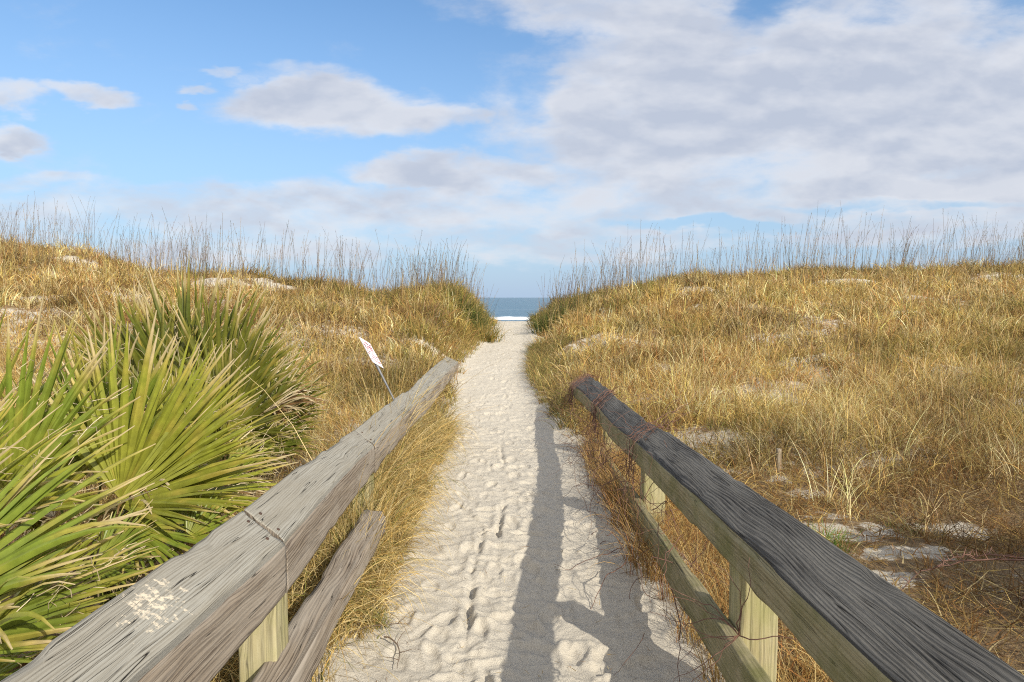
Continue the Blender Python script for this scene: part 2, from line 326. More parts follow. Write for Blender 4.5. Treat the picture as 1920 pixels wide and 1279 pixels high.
for k, (dy, dz) in enumerate(pr):
    vx.append(np.stack([gx, 88+dy+3*(fbm(gx*.05, gx*0, 81)-.5)+(fbm(gx*.8, gx*0+k, 83)-.5)*.8, SEA+dz*(.25+.7*fbm(gx*.35, gx*0, 85))+.01], -1))
vx = np.concatenate(vx); n_ = len(gx); ff = [(k*n_+i, k*n_+i+1, (k+1)*n_+i+1, (k+1)*n_+i) for k in range(len(pr)-1) for i in range(n_-1)]
tag(nmesh('surf', vx, ff, M_foam), 'white breaking surf along the shore', 'surf', None, 'stuff')
# ---------------------------------------------------------------- railings
def sweep(name, st, wood, parent, rad=.014, off=0., ends=True):
    """st: list of (list of four corners: inner top, outer top, outer bottom, inner bottom) stations along the rail"""
    st = [[Vector(p) for p in q] for q in st]
    L = [0.]
    for a, b_ in zip(st, st[1:]): L.append(L[-1]+(b_[0]-a[0]).length)
    ln = L[-1]; n = max(8, int(ln/.02)); ts = np.linspace(0, ln, n)
    C = np.array([[list(p) for p in q] for q in st])           # k,4,3
    P4 = np.stack([np.stack([np.interp(ts, L, C[:, i, j]) for j in range(3)], -1) for i in range(4)], 1)  # n,4,3
    rows = []; us = []; per = 0; seg = 14
    ctrs = []
    for i in range(4):
        a, b_ = P4[:, i], P4[:, (i+1) % 4]; d = np.linalg.norm(b_-a, axis=1).mean()
        f0 = rad/d
        for k in range(seg):
            q = f0+(1-2*f0)*k/(seg-1); rows.append(a+(b_-a)*q); us.append(per+q*d); ctrs.append(i)
        # rounded corner midpoint
        c = P4[:, (i+1) % 4]; d2 = P4[:, (i+2) % 4]; e1 = b_+(a-b_)*f0; f1 = rad/np.linalg.norm(d2-c, axis=1).mean(); e2 = c+(d2-c)*f1
        rows.append((e1+e2)*.5*.45+c*.55); us.append(per+d); ctrs.append(i); per += d
    Vt = np.stack(rows, 1); us = np.array(us); cen = P4.mean(1, keepdims=True)
    nrm = Vt-cen; nrm /= np.linalg.norm(nrm, axis=2, keepdims=True)
    tt = ts[:, None]+off; uu = us[None, :]+0*tt; sd = (hash(name) % 7)*3.
    dsp = (fbm(uu*6+off, tt*1.3, 91)-.5)*.012 + (fbm(uu*90+3*fbm(uu*8, tt*2, 95), tt*5+off, 93, 3)-.5)*.007
    ed = np.array([1. if k % (seg+1) >= seg-1 or k % (seg+1) == 0 else 0. for k in range(len(us))])
    dsp = dsp - ed[None]*.012*sst(fbm(tt*3+uu*0, uu*5, 97, 3), .5, .72)
    Vt = Vt+nrm*dsp[..., None]
    if ln > .8:                      # saw cuts weathered ragged
        for e_, s_2 in ((0, 1), (-1, -1)):
            dv_ = (P4[1]-P4[0]).mean(0); dv_ /= np.linalg.norm(dv_); Vt[e_] += dv_[None]*s_2*(.013*sst(fbm(us*14+off, us*0+off, 99, 3), .45, .75))[:, None]
    # ends weather a little ragged
    k = len(us); V_ = Vt.reshape(-1, 3); base = np.arange(n*k).reshape(n, k)
    f = np.stack([base[:-1], np.roll(base[:-1], -1, 1), np.roll(base[1:], -1, 1), base[1:]], -1).reshape(-1, 4)
    gc = np.stack([uu, tt+0*uu, 0*uu+off*3.1], -1).reshape(-1, 3)
    c0, c1 = len(V_), len(V_)+1
    V_ = np.concatenate([V_, Vt[0].mean(0)[None], Vt[-1].mean(0)[None]]); gc = np.concatenate([gc, [[.1, off, off*3], [.1, off+ln, off*3]]])
    e = []
    for i in range(0, k): e += [(base[0, (i+1) % k], base[0, i], c0, c0), (base[-1, i], base[-1, (i+1) % k], c1, c1)]
    me = bpy.data.meshes.new(name)
    me.from_pydata([tuple(p) for p in V_], [], [tuple(q) for q in f.tolist()]+[tuple(q[:3]) for q in e])
    a = me.attributes.new('gc', 'FLOAT_VECTOR', 'POINT'); a.data.foreach_set('vector', gc.astype(np.float32).ravel())
    o = link(name, me, None, parent)
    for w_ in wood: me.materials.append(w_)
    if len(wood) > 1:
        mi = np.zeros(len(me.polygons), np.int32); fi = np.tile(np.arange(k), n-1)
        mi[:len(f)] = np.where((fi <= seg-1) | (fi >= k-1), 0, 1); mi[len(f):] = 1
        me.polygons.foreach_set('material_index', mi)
    me.polygons.foreach_set('use_smooth', np.array([True]*len(f)+[False]*len(e)))
    me.update(); return o
def quad(I, O, t_, tb=None):
    I, O = Vector(I), Vector(O); return [I, O, O-Vector((0, 0, tb or t_)), I-Vector((0, 0, t_))]
def lerp4(a, b_, t_): return [p+(q-p)*t_ for p, q in zip(a, b_)]
def empty(name, loc):
    o = bpy.data.objects.new(name, None); COL.objects.link(o); o.location = loc; return o
def setparent(o, p):
    o.parent = p; o.matrix_parent_inverse = p.matrix_world.inverted() if False else o.matrix_parent_inverse
def recenter(root):                  # children were built in world space: shift their meshes into the root's frame
    l = root.location
    for ch in root.children_recursive:
        if ch.type == 'MESH' and ch.parent == root:
            ch.data.transform(__import__('mathutils').Matrix.Translation(-l))
        elif ch.type == 'MESH': ch.data.transform(__import__('mathutils').Matrix.Translation(-l))
def railing(name, label, stations, joints, t_, mats, side):
    root = empty(name, (side*.84, 3, 0)); tag(root, label, 'railing', 'the two timber railings along the path')
    q = [quad(*s, t_) for s in stations]
    for i in range(len(q)-1):
        a, b_ = q[i], q[i+1]; g = .0035/max((b_[0]-a[0]).length, .1)
        # small steps between neighbouring timbers
        dz = Vector((joints[i][0], 0, joints[i][1])); mid = lerp4(a, b_, .5); bow = Vector((joints[i][2], 0, joints[i][3]))
        s3 = [[p+dz for p in lerp4(a, b_, g)], [p+bow for p in lerp4(a, b_, .25)], [p+bow*1.4 for p in mid], [p+bow for p in lerp4(a, b_, .75)], [p-dz*.4 for p in lerp4(a, b_, 1-g)]]
        sweep('top_rail', s3, mats, root, .014 if side < 0 else .010, off=i*7.3+(0 if side < 0 else 31))
    return root
def VPp(rx, ry, d): return P(968+rx, 611+ry, d)
# right railing
def r_at(y, dx=0): return ((.745+.0064*y+dx, y, HC-.725-.0424*y), (.909+.0064*y+dx, y, HC-.636-.0424*y))
RS = [r_at(-1.2), r_at(2.1), r_at(4.16)]
RS = [r_at(-1.2), (P(1192, 829, 4.16), P(1241, 802, 4.22)), (P(1119, 761, 6.1), P(1149, 735, 6.2)), (P(1071, 720, 8.3), P(1103, 703, 8.35))]
rr = railing('right_railing', 'dark charcoal topped timber railing wrapped in red vines, on the right of the path', RS, [(0, 0, 0, .012), (.004, -.006, 0, -.02), (.002, -.004, 0, .004)], .135, [M_rightw, M_rightside], 1)
rr.name = 'railing'
LS = [((-.764+.0064*(-1.2)*1, -1.2, HC-.722+.0424*1.2), (-.91, -1.2, HC-.605+.05)), (P(536, 1021, 2.2), P(455, 955, 2.28)), (P(703, 836, 4.1), P(664, 806, 4.2)), (P(798, 746, 6.8), P(767, 728, 6.9)), (P(860, 679, 12.4), P(837, 668, 12.5))]
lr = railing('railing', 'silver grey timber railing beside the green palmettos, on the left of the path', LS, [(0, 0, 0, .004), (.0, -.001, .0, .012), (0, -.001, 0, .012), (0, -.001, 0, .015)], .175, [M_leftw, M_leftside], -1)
def box4(x0, x1, y, z, h0, h1): return None
def post(root, x, y, w, z1, wood, off):
    z0 = -.35
    st = [[(x-w/2, y+w/2, z), (x+w/2, y+w/2, z), (x+w/2, y-w/2, z), (x-w/2, y-w/2, z)] for z in (z0, (z0+z1)/2, z1)]
    return sweep('post', st, [wood], root, .008, off)
for k, y in enumerate((.35, 2.45, 4.3, 6.2, 8.15)):
    I, O = r_at(y) if y < 4 else None, None
    if I: I, O = r_at(y)
    zt = HC-.636-.0424*y-.135-.02
    post(rr, (.745+.0064*y+.15), y, .14, zt-.035, M_post, 3.+k)
for k, (x, y, zt) in enumerate(((-.865, .4, .72), (-.875, 2.28, .64), (-.95, 4.15, .56), (-1.0, 6.85, .40))):
    post(lr, x, y, .13, zt, M_post, 13.+k)
M_nail = plain('rusty nail', (.09, .055, .04), .7, .3)
def nails(root, st2, side, n0):
    for i in range(1, len(st2)-n0):
        I, O = Vector(st2[i][0]), Vector(st2[i][1]); up_ = Vector((0, 0, 1))
        al = (Vector(st2[i+1][0])-I).normalized(); nr = (O-I).cross(al).normalized(); nr = nr if nr.z > 0 else -nr
        for f_, dy in ((.28, .05), (.72, .06), (.30, -.06), (.75, -.05)):
            c = I.lerp(O, f_)+al*dy+nr*.0035; u_ = al.cross(nr); V_ = [c+nr*.002]+[c+(al*math.cos(a)+u_*math.sin(a))*.0055+nr*.0015 for a in [k*math.pi/4 for k in range(8)]]+[c+(al*math.cos(a)+u_*math.sin(a))*.006-nr*.012 for a in [k*math.pi/4 for k in range(8)]]
            me = bpy.data.meshes.new('nail'); me.from_pydata([tuple(p) for p in V_], [], [(0, 1+k, 1+(k+1) % 8) for k in range(8)]+[(1+k, 9+k, 9+(k+1) % 8, 1+(k+1) % 8) for k in range(8)]); link('nail', me, M_nail, root)
nails(rr, RS, 1, 2); nails(lr, LS, -1, 2)
# lower rails
st = []
for y in (-1.2, 1.0, 3.2, 5.0, 6.6):
    xi = .76+.006*y; zt = HC-1.134-.042*y; st.append([(xi, y, zt), (xi+.055, y, zt+.008), (xi+.055, y, zt-.16), (xi, y, zt-.16)])
lo = sweep('lower_rail', st, [M_rightside], rr, .008, 51)
a0, a1 = P(702, 978, 3.75), P(545, 1250, 2.3); dv = (a0-a1)
st = []
for t_ in (-2.2, -1, 0, .5, 1.0):
    c = a1+dv*t_; st.append([c+Vector((.065, 0, .06)), c+Vector((-.065, 0, .075)), c+Vector((-.065, 0, -.07)), c+Vector((.065, 0, -.07))])
sweep('lower_rail', st, [M_leftside], lr, .018, 57)
recenter(rr); recenter(lr)
# ---------------------------------------------------------------- tubes
def tubes(name, polys, radii, mt, parent=None, col=None, sides=5):
    V_, F_ = [], []
    for pts, rad in zip(polys, radii):
        pts = [Vector(p) for p in pts]; n = len(pts); b0 = len(V_)
        for i, p in enumerate(pts):
            d = (pts[min(i+1, n-1)]-pts[max(i-1, 0)]); d = d.normalized() if d.length > 1e-6 else Vector((0, 0, 1))
            u = d.cross(Vector((.3, .2, .93))).normalized(); w = d.cross(u); r = rad*(1-.65*i/max(n-1, 1))
            for k in range(sides):
                a = 2*math.pi*k/sides; V_.append(p+(u*math.cos(a)+w*math.sin(a))*r)
        for i in range(n-1):
            for k in range(sides): F_.append((b0+i*sides+k, b0+i*sides+(k+1) % sides, b0+(i+1)*sides+(k+1) % sides, b0+(i+1)*sides+k))
    me = bpy.data.meshes.new(name); me.from_pydata([tuple(p) for p in V_], [], F_)
    for p in me.polygons: p.use_smooth = True
    return link(name, me, mt, parent)
def wander(p, d, n, step, jit, grav=0., rnd=random):
    p = Vector(p); d = Vector(d).normalized(); out = [p.copy()]
    for i in range(n):
        d = (d+Vector((rnd.gauss(0, jit), rnd.gauss(0, jit), rnd.gauss(0, jit)-grav))).normalized(); p = p+d*step; out.append(p.copy())
    return out
def rail_frame(y):
    ys_ = [s[0][1] for s in RS]; 
    f = lambda i, j: float(np.interp(y, ys_, [s[i][j] for s in RS]))
    return Vector((f(0, 0), y, f(0, 2))), Vector((f(1, 0), y, f(1, 2)))
def wrap(y0, n, spread, slant, seed, extra):
    rnd = random.Random(seed); polys = []; rad = []
    for k in range(n):
        yy = y0+rnd.uniform(-spread, spread); I, O = rail_frame(yy); g = rnd.uniform(.006, .02)
        top = Vector((0, 0, g)); lo_ = rnd.uniform(.12, .34)
        sl = slant+rnd.gauss(0, .25)
        pts = [I+Vector((-g-rnd.uniform(0, .05), -sl*.16, -lo_)), I+Vector((-g-.01, -sl*.12, -lo_*.5)), I+Vector((-g, -sl*.06, .0)), I+(O-I)*.3+top+Vector((0, -sl*.02, .01)), I+(O-I)*.7+top+Vector((0, sl*.03, .012)), O+Vector((g, sl*.08, .0)), O+Vector((g+.01, sl*.12, -.10)), O+Vector((.05+rnd.uniform(0, .2), sl*.2, rnd.uniform(-.35, -.1)))]
        # smooth
        q = []
        for i in range(len(pts)-1):
            for s in range(3):
                q.append(pts[i].lerp(pts[i+1], s/3)+Vector((rnd.gauss(0, .004), rnd.gauss(0, .006), rnd.gauss(0, .002)+.004)))
        polys.append(q); rad.append(rnd.uniform(.002, .0042))
    for k in range(extra):
        yy = y0+rnd.gauss(0, spread*1.3); I, O = rail_frame(yy); s = rnd.random()
        if s < .5: p, d = I+Vector((-.03, 0, -rnd.uniform(.02, .3))), Vector((-.5, rnd.gauss(-.3, .5), rnd.gauss(-.2, .5)))
        elif s < .75: p, d = O+Vector((.03, 0, -rnd.uniform(0, .1))), Vector((.8, rnd.gauss(0, .5), rnd.gauss(.1, .3)))
        else: p, d = I.lerp(O, rnd.random())+Vector((0, 0, .015)), Vector((rnd.gauss(0, 1), rnd.gauss(0, 1), .5))
        polys.append(wander(p, d, rnd.randint(8, 20), .03, .22, .05, rnd)); rad.append(rnd.uniform(.001, .0024))
    return polys, rad
for (y0, n, sp_, sl_, sd, ex, lb) in ((8.15, 16, .30, .9, 1, 60, 'dense bundle of red vine stems over the far end of the dark railing'), (6.15, 13, .24, .9, 2, 34, 'red vine stems wrapped round the middle joint of the dark railing'), (4.3, 7, .16, .8, 3, 40, 'thin red vine wrapped round the joint of the dark railing nearest the camera')):
    pl, rd = wrap(y0, n, sp_, sl_, sd, ex)
    tag(tubes('vine', pl, rd, M_vine), lb, 'vine', 'red vines on the dark railing')
# tangle of twigs hanging between the rails on the right
rnd = random.Random(9); pl = []; rd = []
for k in range(280):
    y = rnd.choice((rnd.uniform(2.7, 7.6), rnd.gauss(4.5, .5), rnd.gauss(6.5, .7))); y = max(2.6, y); x = .74+rnd.gauss(0, .09)
    z0 = max(.02, HC-.86-.042*y-rnd.uniform(0, .5))
    pl.append(wander((x, y, z0), (rnd.gauss(-.02, .5), rnd.gauss(-.2, .8), rnd.gauss(0, .6)), rnd.randint(6, 20), .028, .24, .03, rnd)); rd.append(rnd.uniform(.0012, .0028))
tag(tubes('vine_tangle', pl, rd, M_vine), 'loose tangle of red brown stems between the two rails of the dark railing', 'vine', None)
pl = []; rd = []
for k in range(5):
    pl.append(wander((.72, 2.05, .46), (-.3+.12*k, .3-.2*k, .35), 12, .025, .25, .02, rnd)); rd.append(.0022)
for k in range(5):
    pl.append(wander((.72, 2.05, .46), (rnd.gauss(-.8, .3), rnd.gauss(.1, .5), rnd.gauss(0, .3)), 12, .025, .2, .06, rnd)); rd.append(.0018)
tag(tubes('dead_stem', pl, rd, M_vine), 'dark dead stems curling round the lower rail by the nearest right post', 'vine', None)
pl = []; rd = []
p0 = P(1920, 1150, 3.2)
for (a, b_, c_) in (((1935, 1050), (1720, 1042), (1690, 1110)), ((1935, 1050), (1800, 1030), (1760, 1060)), ((1930, 1110), (1890, 1150), (1905, 1215))):
    A, B, C_ = P(*a, 3.1), P(*b_, 3.3), P(*c_, 3.2); q = []
    for i in range(20):
        s = i/19; q.append(A*(1-s)**2+B*2*s*(1-s)+C_*s*s+Vector((random.gauss(0, .006), 0, random.gauss(0, .006))))
    pl.append(q); rd.append(.005)
    for i in range(2, 19):
        pl.append([q[i], q[i]+Vector((random.gauss(0, .03), random.gauss(0, .03), .03))]); rd.append(.003)
tag(tubes('bramble', pl, rd, M_vine), 'arching orange bramble stem at the right edge over dark litter', 'bramble', None)
V_, F_, Cc = [], [], []; rb = random.Random(8)
for k in range(16):
    c = P(1890+rb.gauss(0, 22), 1200+rb.gauss(0, 28), 3.05+rb.gauss(0, .08)); a = Vector((rb.gauss(0, 1), rb.gauss(0, 1), rb.gauss(0, .6))).normalized(); b = a.cross(Vector((rb.gauss(0, .4), rb.gauss(0, .4), 1))).normalized(); l = rb.uniform(.014, .026); n_ = a.cross(b)
    b0 = len(V_); V_ += [c-a*l, c-a*l*.2+b*l*.6-n_*.003, c+a*l, c-a*l*.2-b*l*.6-n_*.003, c+n_*.003]; F_ += [(b0, b0+1, b0+4, b0), (b0+1, b0+2, b0+4, b0+1), (b0+2, b0+3, b0+4, b0+2), (b0+3, b0, b0+4, b0+3)]; Cc += [(.16, .28, .05)]*5
V3 = np.array([tuple(v) for v in V_]); F3 = np.array(F_)[:, :3]
q = []; A, C_ = P(1925, 1110, 3.1), P(1885, 1275, 3.0)
for i in range(16): t_ = i/15; q.append(A.lerp(C_, t_)+Vector((-.05*math.sin(t_*3.1), 0, 0)))
st_ = tubes('climbing_stem', [q], [.003], M_vine); tag(st_, 'thin climbing stem with small green leaves in the lower right corner', 'vine')
for k in range(16): nmesh('leaf', V3[5*k:5*k+5], F3[4*k:4*k+4]-5*k, M_palm, st_, {'Col': ('FLOAT_COLOR', np.array(Cc[5*k:5*k+5]))}, False)
# ---------------------------------------------------------------- sign, stake
def boxmesh(name, c, ax, ay, az, mt, parent, bev=.002):
    import bmesh
    bm = bmesh.new(); bmesh.ops.create_cube(bm, size=1)
    for v in bm.verts: v.co = Vector(c)+Vector(ax)*v.co.x+Vector(ay)*v.co.y+Vector(az)*v.co.z
    if bev: bmesh.ops.bevel(bm, geom=bm.edges[:], offset=bev, segments=2, affect='EDGES')
    bmesh.ops.recalc_face_normals(bm, faces=bm.faces[:])
    me = bpy.data.meshes.new(name); bm.to_mesh(me); bm.free(); return link(name, me, mt, parent)
SD = 7.6
top, bot = P(690, 655, SD), P(738, 748, SD)
sg = empty('sign', (bot.x, bot.y, 0)); tag(sg, 'small white sign with faded red print leaning on a thin metal post', 'sign')
up = (P(672, 633, SD)-P(703, 685, SD)).normalized()             # up the leaning plate
A_, B_, C_, D_ = P(673, 632, SD), P(695, 641, SD-.10), P(714, 686, SD-.10), P(702, 681, SD)
A_ = P(673, 632, SD); pw = P(693, 644, SD+.08)-A_; ph = P(699, 679, SD)-A_
nrm_ = pw.cross(ph).normalized()
if nrm_.y > 0: nrm_ = -nrm_
cen = A_+pw*.5+ph*.5
pn = boxmesh('panel', cen, pw, ph, nrm_*.006, M_white, sg, .0015)
# rows of faded lettering-like strokes, as unreadable as on the photograph
V_, F_ = [], []
rs = random.Random(4)
for r_ in range(7):
    v0 = .10+r_*.118; u0 = .08; hh = .07 if r_ in (0, 1) else .05
    while u0 < .88:
        wl = rs.uniform(.03, .10)
        for kk in range(2):
            a, b_ = u0+rs.uniform(0, wl), u0+rs.uniform(0, wl); va, vb = v0+rs.uniform(0, hh), v0+rs.uniform(0, hh)
            pa = A_+pw*a+ph*va+nrm_*.0060; pb = A_+pw*b_+ph*(vb+.012)+nrm_*.0060; d = (pb-pa); n2_ = d.cross(nrm_).normalized()*.0045
            b0 = len(V_); V_ += [tuple(pa-n2_), tuple(pb-n2_), tuple(pb+n2_), tuple(pa+n2_)]; F_.append((b0, b0+1, b0+2, b0+3))
        u0 += wl+rs.uniform(.015, .04)
me = bpy.data.meshes.new('lettering'); me.from_pydata(V_, [], F_); link('lettering', me, M_red, pn)
ptop = cen+ph*.42-nrm_*.02; pbot = bot+(bot-ptop).normalized()*.55
tubes('post', [[ptop-(bot-ptop).normalized()*.06, ptop.lerp(pbot, .5), pbot]], [.0150], M_metal, sg, sides=8)
recenter(sg)
bs = P(1460, 885, 5.6); zb = float(hz(bs.x, bs.y))
st = []
for (dz, w) in ((-.15, .042), (.0, .042), (.10, .038), (bs.z+.20-zb, .033)):
    c = Vector((bs.x-.02*dz, bs.y, zb+dz)); st.append([c+Vector((-w/2, w/2, 0)), c+Vector((w/2, w/2, 0)), c+Vector((w/2, -w/2, 0)), c+Vector((-w/2, -w/2, 0))])
tag(sweep('wooden_stake', st, [M_stake], None, .008, 71), 'short grey wooden stake standing in dry grass beyond the dark railing', 'stake')
# ---------------------------------------------------------------- palmettos
def frond(hub, tip, spread, n, base, parent, rnd, nh=None, dead=0., droop=.35, yel=.25):
    hub, tip = Vector(hub), Vector(tip); a = tip-hub; L = a.length; a.normalize()
    nh = Vector(nh) if nh else (Vector((0, 0, HC))-hub).normalized()*.9+Vector((0, 0, .7)); nn_ = (nh-a*nh.dot(a)).normalized(); sd_ = a.cross(nn_).normalized()
    V_, F_, Cc = [], [], []
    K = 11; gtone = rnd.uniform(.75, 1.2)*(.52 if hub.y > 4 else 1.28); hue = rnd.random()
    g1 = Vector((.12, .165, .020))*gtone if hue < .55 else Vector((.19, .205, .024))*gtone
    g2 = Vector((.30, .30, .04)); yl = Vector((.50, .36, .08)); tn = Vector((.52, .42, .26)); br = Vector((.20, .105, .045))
    for i in range(n):
        f = (i/(n-1))*2-1; ph_ = math.radians(spread)*f+rnd.gauss(0, .035); Ll = L*(1-.28*abs(f)**2)*rnd.uniform(.88, 1.06)
        d = a*math.cos(ph_)+sd_*math.sin(ph_); d = (d+nn_*(.10+.18*abs(f)+rnd.gauss(0, .045))).normalized()
        wmax = L*.0165*rnd.uniform(.85, 1.15)*(1.25 if spread > 50 else 1.); p = hub.copy(); b0 = len(V_)
        q = d.cross(nn_).normalized(); tipt = rnd.random(); dr = droop*rnd.uniform(.5, 1.5); bent = rnd.random() < .14; tw = rnd.gauss(0, .5)
        for k in range(K+1):
            s = k/K; step = Ll/K
            w = wmax*min(1, s/.30)**.85*(1 if s < .42 else max(0.02, 1-((s-.42)/.58)**1.25))+.0015
            gg = dr*max(0, s-.25)**1.5*.42*(4.0 if bent and s > .72 else 1)
            d = (d+Vector((0, 0, -gg))).normalized(); p = p+d*step if k else p
            qq = d.cross(nn_).normalized(); n_2 = qq.cross(d).normalized(); ct = math.cos(tw*s); sn = math.sin(tw*s); q1 = qq*ct+n_2*sn
            fold = w*.55; 
            V_ += [p+q1*w-n_2*fold*.5, p+n_2*fold*.6, p-q1*w-n_2*fold*.5]
            te = (.62+.30*tipt); ty = max(0, min(1, (s-te)/.16)); tt_ = max(0, min(1, (s-te-.1)/.14)); c = g1.lerp(g2, min(1, max(0, .85-1.5*s)+.25*s+rnd.gauss(0, .06)))
            if rnd.random() < .06+yel*.15: c = c.lerp(yl, .35)
            c = c.lerp(yl, ty*yel*2.6 if ty*yel*2.6 < 1 else 1).lerp(tn, tt_*.85)
            if dead: c = c.lerp(br if tipt < .6 else tn, dead)
            Cc += [c*.92, c*1.15, c*.92]
        for k in range(K):
            r0 = b0+3*k; F_ += [(r0, r0+1, r0+4, r0+3), (r0+1, r0+2, r0+5, r0+4)]
    # curling pale threads between the segments
    for i in range(int(n*.5)):
        b0 = len(V_); ph_ = math.radians(spread)*rnd.uniform(-1, 1); d = a*math.cos(ph_)+sd_*math.sin(ph_); p = hub+d*L*rnd.uniform(.4, .75); w_ = wander(p, d+Vector((rnd.gauss(0, .5), rnd.gauss(0, .5), rnd.gauss(0, .5))), 6, L*.04, .3, .12, rnd)
        for r0, pp in enumerate(w_): V_ += [pp-Vector((.0012, 0, .0008)), pp+Vector((0, 0, .001)), pp+Vector((.0012, 0, -.0008))]; Cc += [tn]*3
        for k in range(6): r0 = b0+3*k; F_ += [(r0, r0+1, r0+4, r0+3), (r0+1, r0+2, r0+5, r0+4)]
    # petiole
    B = Vector(base); q = []
    for i in range(9):
        s = i/8; q.append(hub*(1-s)**2+(hub-a*L*.5+Vector((0, 0, -.05)))*2*s*(1-s)+B*s*s)
    for i in range(8):
        b0 = len(V_); d = (q[i+1]-q[i]).normalized(); u = d.cross(Vector((0, 1, .1))).normalized(); w_ = d.cross(u); r_ = .006+.004*i/8
        for e in (q[i], q[i+1]):
            for kk in range(4): an = kk*math.pi/2; V_.append(e+(u*math.cos(an)+w_*math.sin(an)*.6)*r_); Cc.append(Vector((.16, .19, .04)).lerp(br, dead))
        for kk in range(4): F_.append((b0+kk, b0+(kk+1) % 4, b0+4+(kk+1) % 4, b0+4+kk))
    return nmesh('frond', np.array([tuple(v) for v in V_]), np.array(F_), M_palm, parent, {'Col': ('FLOAT_COLOR', np.array([tuple(c) for c in Cc]))}, False)
PALMS = [
 ('large near palmetto with long yellow tipped blades at the left frame edge', (-1.75, 1.9), [
   ((20, 930), 2.5, (60, 560), 2.5, 42, 24), ((-90, 940), 2.6, (-20, 560), 2.6, 40, 20), ((-230, 1190), 1.75, (330, 900), 1.95, 24, 26), ((-260, 1260), 1.6, (280, 1090), 1.85, 22, 24), ((-180, 1040), 2.0, (240, 800), 2.1, 26, 24), ((-60, 1300), 1.9, (130, 1130), 2.0, 45, 22), ((-260, 1100), 1.9, (60, 760), 2.0, 28, 20), ((-40, 1200), 2.2, (330, 1060), 2.3, 34, 22)]),
 ('bright green palmetto with a wide open fan behind the silver railing', (-2.0, 3.2), [
   ((225, 935), 2.9, (400, 615), 3.0, 62, 38), ((220, 945), 2.8, (545, 830), 2.9, 40, 30), ((245, 985), 2.7, (430, 1010), 2.75, 70, 30), ((110, 890), 3.2, (130, 650), 3.2, 55, 30), ((190, 900), 3.1, (260, 590), 3.1, 45, 30), ((330, 930), 3.0, (560, 905), 3.1, 55, 26), ((350, 1010), 2.7, (455, 940), 2.8, 60, 18), ((60, 960), 2.9, (150, 760), 3.0, 60, 26), ((180, 1060), 2.6, (320, 1000), 2.6, 65, 24), ((290, 870), 3.2, (470, 660), 3.3, 40, 28)]),
 ('tall dark green palmetto with upright blades, topmost of the palmetto thicket', (-2.2, 5.0), [
   ((350, 780), 4.7, (388, 490), 4.9, 42, 30), ((255, 750), 4.9, (235, 525), 5.0, 48, 28), ((410, 770), 4.6, (500, 540), 4.7, 50, 30), ((300, 770), 4.6, (310, 560), 4.7, 55, 28), ((420, 820), 4.3, (560, 650), 4.3, 55, 32), ((230, 740), 5.1, (165, 610), 5.2, 60, 26), ((370, 700), 5.2, (350, 505), 5.2, 50, 26), ((250, 830), 4.3, (170, 690), 4.4, 60, 24), ((450, 730), 4.9, (470, 570), 5.0, 50, 24), ((340, 850), 4.0, (420, 690), 4.0, 50, 28)]),
 ('low palmetto with tan tipped fans at the right of the thicket by dry grass', (-2.35, 5.9), [
   ((500, 780), 5.2, (605, 655), 5.3, 62, 28), ((490, 810), 5.0, (618, 725), 5.1, 60, 28), ((470, 850), 4.8, (600, 800), 4.8, 55, 26), ((450, 760), 5.5, (540, 625), 5.6, 60, 26), ((430, 860), 4.2, (560, 790), 4.3, 50, 26), ((420, 900), 3.8, (530, 860), 3.8, 50, 22)]),
]
rp = random.Random(21)
for (lb, (bx_, by_), fr) in PALMS:
    zb = float(hz(bx_, by_)); root = empty('palmetto', (bx_, by_, zb)); tag(root, lb, 'palmetto', 'palmettos behind the silver railing')
    for (h, hd, t_, td, spd, n) in fr:
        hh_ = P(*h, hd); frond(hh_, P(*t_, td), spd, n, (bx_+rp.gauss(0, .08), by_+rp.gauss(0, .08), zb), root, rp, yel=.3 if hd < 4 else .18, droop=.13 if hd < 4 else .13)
    for k in range(11):              # older fronds lower in the plant, some dead
        an = rp.uniform(0, 2*math.pi); hb = Vector((bx_+.35*math.cos(an), by_+.3*math.sin(an), zb+rp.uniform(.25, .6)))
        if hb.x > -1.25: hb.x = -1.3
        dr_ = Vector((math.cos(an)*.55, math.sin(an)*.5, rp.uniform(-.15, .45))); tp = hb+dr_*.85
        if tp.x > -1.12: tp.x = -1.12
        frond(hb, tp, 65, 22, (bx_, by_, zb), root, rp, nh=(0, -.3, 1), dead=.9 if k % 2 == 0 else 0, droop=.8)
    recenter(root)
